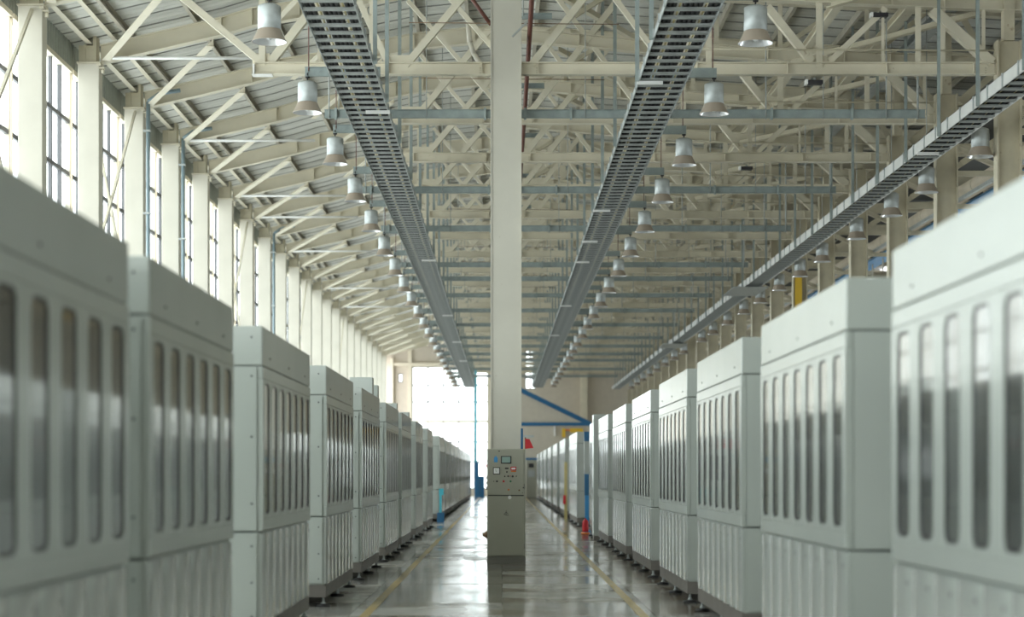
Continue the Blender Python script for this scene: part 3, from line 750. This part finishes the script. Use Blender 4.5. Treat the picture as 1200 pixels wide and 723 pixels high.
for i, (y, nw) in enumerate(leftm):
    LM.append(put(nw, (FXL, y, 0), 0, '%s pale enamel machine cabinet of the left row, counted from the camera' % ORD[i], GL))
for mi_, yy, hh in ((4, 2.25, .26), (4, 3.45, .2), (5, 3.4, .12), (6, 3.0, .1)):
    b = MB().box(-.36, -.01, yy, yy+.3, 2.715, 2.715+hh, bev=.006); b.obj('top_box', 'enamel', LM[mi_])
fl_y = [59.2, 65.6, 71.8, 78.2, 85, 93, 102, 112]
for i, y in enumerate(fl_y):
    sc_y = (fl_y[i+1]-y-.8)/L7 if i+1 < len(fl_y) else 1.8
    put(7, (FXL, y, 0), 0, '%s machine cabinet of the far left group, beyond the wide gap' % ORD[i], GL, (1, sc_y, 1))
rightm = [6.45, 11.65, 16.73, 21.7, 27.0, 32.4, 37.9]
for i, y in enumerate(rightm):
    put(7, (FXR, y+L7, 0), PI, '%s pale enamel machine cabinet of the right row, counted from the camera' % ORD[i], GR)
put(6, (FXR, 43.3+2.5, 0), PI, 'short machine cabinet of the right row beside the tall narrow cabinet and blue stand', GR, (1, .78, 1))
fr_y = [53.7, 63.8, 73, 82, 91, 100, 110]
for i, y in enumerate(fr_y):
    put(7, (FXR, y+6.0, 0), PI, '%s machine cabinet of the far right group, beyond the blue stand' % ORD[i], GR, (1, 6.0/L7, 1))
t = thing('tall_cabinet', 'tall narrow pale cabinet standing above its neighbours in the right row', 'cabinet', (2.06, 42.4, 0))
MB().box(0, .28, 0, .5, .1, 2.85, bev=.01).obj('body', 'enamel', t); MB().box(.01, .27, .01, .49, 0, .1).obj('plinth', 'plinth', t); MB().box(.04, .24, -.008, .0, .3, 2.6).obj('door', 'enamel', t)
# blue stand with red canister between the right hand groups
t = thing('equipment_stand', 'bright blue equipment stand in the gap between the right machine groups', 'stand', (2.17, 48.6, 0))
MB().box(-.05, .12, -.1, .1, .0, .06).obj('base', 'blue2', t); MB().box(-.03, .07, -.05, .05, .06, .95).obj('post', 'blue2', t)
MB().box(-.04, .07, -.07, .07, .95, 1.5).obj('control_box', 'blue', t); MB().box(-.05, .08, -.045, .045, 1.5, 2.35).obj('upper_post', 'enamel', t); MB().box(-.05, .08, -.06, .06, 2.35, 2.6).obj('top_box', 'blue', t)
t = thing('canister', 'red canister with orange foot on the floor beside the blue stand', 'canister', (2.08, 46.9, 0))
MB().lathe([(.07, .06), (.08, .09), (.08, .30), (.06, .34), (.02, .37), (.02, .4)], 14).obj('body', 'red', t); MB().lathe([(.11, 0), (.11, .045)], 14).obj('foot', 'orange', t)
t = thing('post', 'slim yellow upright between the first and second machines of the far right group', 'post', (2.12, 62.6, 0))
MB().box(-.05, .05, -.05, .05, .0, 1.9).obj('upright', 'yellow_pale', t); MB().box(-.09, .0, -.07, .0, .5, .8).obj('red_box', 'red', t)
t = thing('gas_bottle', 'bright blue hose stand on the floor at the start of the far left group', 'stand', (-1.93, 58.6, 0))
MB().box(-.03, .04, -.08, .08, .05, 1.0).obj('hose_post', 'cyan', t); MB().box(-.04, .10, -.1, .1, .85, 1.05).obj('hose_head', 'cyan', t); MB().box(-.1, .12, -.1, .1, 0, .3).obj('foot', 'blue', t)
t.name = 'hose_stand'

# ================================================================ CONTROL CABINET
CY = 31.2; s_ = 2200/CY
def cx(px): return (px-588.5)/s_
def czz(py): return E+(556-py)/s_
t = thing('control_cabinet', 'grey free-standing electrical control cabinet with screen and buttons in mid-aisle', 'cabinet', (0, CY, 0))
x0, x1 = cx(571), cx(615.8); zt = czz(526)
MB().box(x0, x1, 0, .42, .13, zt, bev=.006).obj('body', 'ctrl', t)
MB().box(x0, x1, .01, .41, 0, .13).obj('plinth', 'ctrl_base', t)
MB().box(x0+.012, x1-.03, -.014, .0, czz(580), zt-.012, bev=.004).obj('upper_door', 'ctrl', t)
MB().box(x0+.012, x1-.03, -.014, .0, .145, czz(581.2), bev=.004).obj('lower_door', 'ctrl', t)
def item(name, px0, px1, py0, py1, m, d=.012, parent=t):
    return MB().box(cx(px0), cx(px1), -.014-d, -.014, czz(py1), czz(py0), bev=min(.004, d*.4)).obj(name, m, parent)
sc_ = item('screen_bezel', 587, 599.2, 534.4, 543.2, 'gasket', .016); MB().box(cx(588.2), cx(598), -.0315, -.030, czz(542.2), czz(535.4)).obj('screen', 'screen', sc_)
item('label_plate', 579, 583.2, 536, 541.8, 'blue2', .004); item('label_plate', 580.2, 582, 534.3, 536, 'blue2', .004)
mt = item('meter', 577.8, 585.8, 547.6, 555.8, 'gasket', .014); MB().box(cx(578.6), cx(585), -.0295, -.028, czz(555), czz(548.4)).obj('meter_face', 'white', mt)
MB().bar((cx(581.8), -.0305, czz(553)), (cx(580.6), -.0305, czz(549.8)), .004, .002, up=(0, 1, 0)).obj('needle', 'gasket', mt)
ds = item('display', 598.4, 605, 547, 551.2, 'red', .012); MB().box(cx(599.4), cx(604), -.0275, -.026, czz(550.2), czz(548)).obj('digits', 'white', ds)
MB().box(x0+.012, x1-.03, -.016, -.001, czz(581.25), czz(579.95)).obj('door_gap', 'seam', t)
item('display_label', 598.8, 604.8, 551.6, 553, 'orange', .004)
item('switch', 591.8, 596, 548, 549.6, 'gasket', .01)
def button(px, py, r, m):
    o = MB().lathe([(r, 0), (r, .014), (r*.7, .02)], 12).obj('button', m, t, (cx(px), -.014, czz(py))); o.rotation_euler = (PI/2, 0, 0)
for px, py, r, m in ((594, 553, .013, 'gasket'), (591.5, 558.2, .011, 'gasket'), (595.4, 558, .013, 'gasket'), (600.8, 558.2, .017, 'gasket'), (605, 558, .009, 'gasket'), (598, 557.6, .008, 'red'),
                     (578.6, 564, .008, 'gasket'), (582.4, 564, .015, 'gasket'), (590.2, 564, .017, 'red'), (598.4, 564, .016, 'green'), (596, 573.8, .015, 'orange'), (608.4, 574.5, .014, 'brass'), (612.2, 577.6, .006, 'gasket'), (585, 528.6, .011, 'gasket'), (613.3, 571.5, .01, 'gasket')):
    button(px, py, r, m)
o = MB().lathe([(.03, 0), (.03, .006), (.02, .012)], 16).obj('round_lock', 'white', t, (cx(597.4), -.014, czz(582.9))); o.rotation_euler = (PI/2, 0, 0)
sy = MB()   # small branching emblem on the lower door
for a, b in (((593.2, 598.2), (593.2, 603.5)), ((593.2, 603.5), (590.2, 602.5)), ((593.2, 603.5), (596.4, 604)), ((593.2, 600), (591, 602.6)), ((593.2, 600), (595.6, 602.4))):
    sy.bar((cx(a[0]), -.0165, czz(a[1])), (cx(b[0]), -.0165, czz(b[1])), .008, .004, up=(0, 1, 0))
sy.obj('emblem', 'seam', t)
for py in (570, 640): MB().box(x1-.028, x1-.014, -.018, .0, czz(py+3), czz(py-3)).obj('hinge', 'ctrl_base', t)
g = MB().lathe([(.07, 0), (.05, .03), (.03, .06), (.03, .08)], 12).obj('side_plug', 'brass', t, (x0, .2, czz(627))); g.rotation_euler = (0, -PI/2, 0)
for py, m in ((546, 'red'), (560, 'gasket'), (566, 'gasket'), (572, 'gasket')):
    MB().box(x0-.016, x0, .12, .18, czz(py+2), czz(py-2)).obj('side_button', m, t)
# red pennant on blue post, just behind the cabinet
t = thing('signal_post', 'blue post with grey plate and red pennant beside the centre column', 'post', (0, 32.0, 0))
s2 = 2200/32.0
MB().box(21.8/s2, 24.4/s2, .0, .03, 0, E+(556-502)/s2).obj('post', 'blue', t)
MB().box(24.4/s2, 37/s2, -.05, .08, E+43.5/s2, E+46/s2).obj('plate', 'galv', t)
p = MB(); a = [(27/s2, E+42/s2), (32/s2, E+41.5/s2), (36.8/s2, E+31/s2), (27/s2, E+30/s2)]
p.add([(x, -.01, z) for x, z in a]+[(x, .03, z) for x, z in a], [(0,1,2,3),(7,6,5,4),(0,1,5,4),(1,2,6,5),(2,3,7,6),(3,0,4,7)]); p.obj('pennant', 'red', t)
MB().box(26.5/s2, 28/s2, 0, .02, E+30/s2, E+43.6/s2).obj('pennant_rod', 'brass', t)

# ================================================================ FAR END
ys_ = 124.0; s3 = 2200/ys_
def gx(px): return (px-588.5)/s3
def gz(py): return E+(556-py)/s3
t = thing('inner_gable', 'beige partition with blue gable trim at the far end, right of the centre column', 'partition', (0, ys_, 0))
zb = gz(497); pts = [(.05, 0), (gx(692), 0), (gx(692), zb), (gx(611), gz(457)), (.05, gz(445))]
n = len(pts); MB().add([(x, 0, z) for x, z in pts]+[(x, .15, z) for x, z in pts], [list(range(n)), list(range(n, 2*n))]+[(i, (i+1)%n, n+(i+1)%n, n+i) for i in range(n)]).obj('panel', 'wall', t)
MB().bar((.0, -.05, gz(446)), (gx(611), -.05, gz(457)), .12, .3).obj('sloping_trim', 'blue', t)
MB().bar((gx(611), -.05, gz(457.5)), (gx(691), -.05, gz(496.5)), .12, .3).obj('sloping_trim', 'blue', t)
MB().box(.05, gx(693), -.12, 0, gz(499), gz(495)).obj('horizontal_trim', 'blue', t)
MB().box(gx(616), gx(631), -.14, 0, gz(539.5), gz(536.5)).obj('door_lintel', 'blue', t)
MB().box(gx(649), gx(651), -.12, 0, gz(511), gz(499)).obj('drop_pipe', 'white', t)
for q in range(6):
    x = 4.3+q*.35
t = thing('hoist', 'yellow hoist beam fixed on the beige partition above the right machines', 'hoist', (0, ys_-.185, 0))
MB().box(gx(668), gx(683), -.05, .06, gz(507), gz(502)).obj('hoist_beam', 'yellow', t); MB().box(gx(658.5), gx(662.5), -.05, .06, gz(512.5), gz(502)).obj('hoist_post', 'yellow', t); MB().box(gx(662), gx(669), -.04, .04, gz(505), gz(503)).obj('hoist_link', 'orange', t)
t = thing('switch_cabinet', 'grey switch cabinet at the far end, right of the centre column', 'cabinet', (0, 118, 0))
s4 = 2200/118
MB().box(28/s4, 40/s4, 0, .5, .05, E+17/s4, bev=.01).obj('body', 'ctrl', t); MB().box(28/s4, 40/s4, .02, .48, 0, .05).obj('plinth', 'ctrl_base', t)
MB().box(30/s4, 38/s4, -.02, 0, E-3/s4, E+5/s4).obj('window', 'galv', t); MB().box(31/s4, 37/s4, -.02, 0, E+8/s4, E+13/s4).obj('meter', 'gasket', t)
t = thing('barrel_stand', 'narrow blue stand beside the far grey switch cabinet', 'stand', (0, 117, 0))
MB().box(40.6/s4, 42.6/s4, 0, .3, 0, E-2/s4).obj('body', 'blue', t)
s5 = 2200/123
t = thing('tool_locker', 'dark blue locker at the far end below the big window', 'locker', (0, 123, 0))
MB().box(-32.5/s5, -21/s5, 0, .7, .0, E-2/s5, bev=.01).obj('body', 'blue', t); MB().box(-32.5/s5, -27.5/s5, .0, .4, E-2/s5, E+14.5/s5).obj('upper_case', 'blue', t)
MB().box(-26.6/s5, -26.2/s5, -.02, .0, .2, E-5/s5).obj('door_gap', 'seam', t)
t = thing('riser_pipe', 'bright cyan vertical pipe in front of the big far window', 'pipe', (-30.9/s5, 123.86, 0))
MB().tube((0, 0, 0), (0, 0, 8.8+E), .07, 10).obj('pipe', 'cyan', t); MB().lathe([(.16, 7.6+E), (.16, 7.95+E)], 10).obj('valve', 'blue2', t)
bpy.context.view_layer.update()
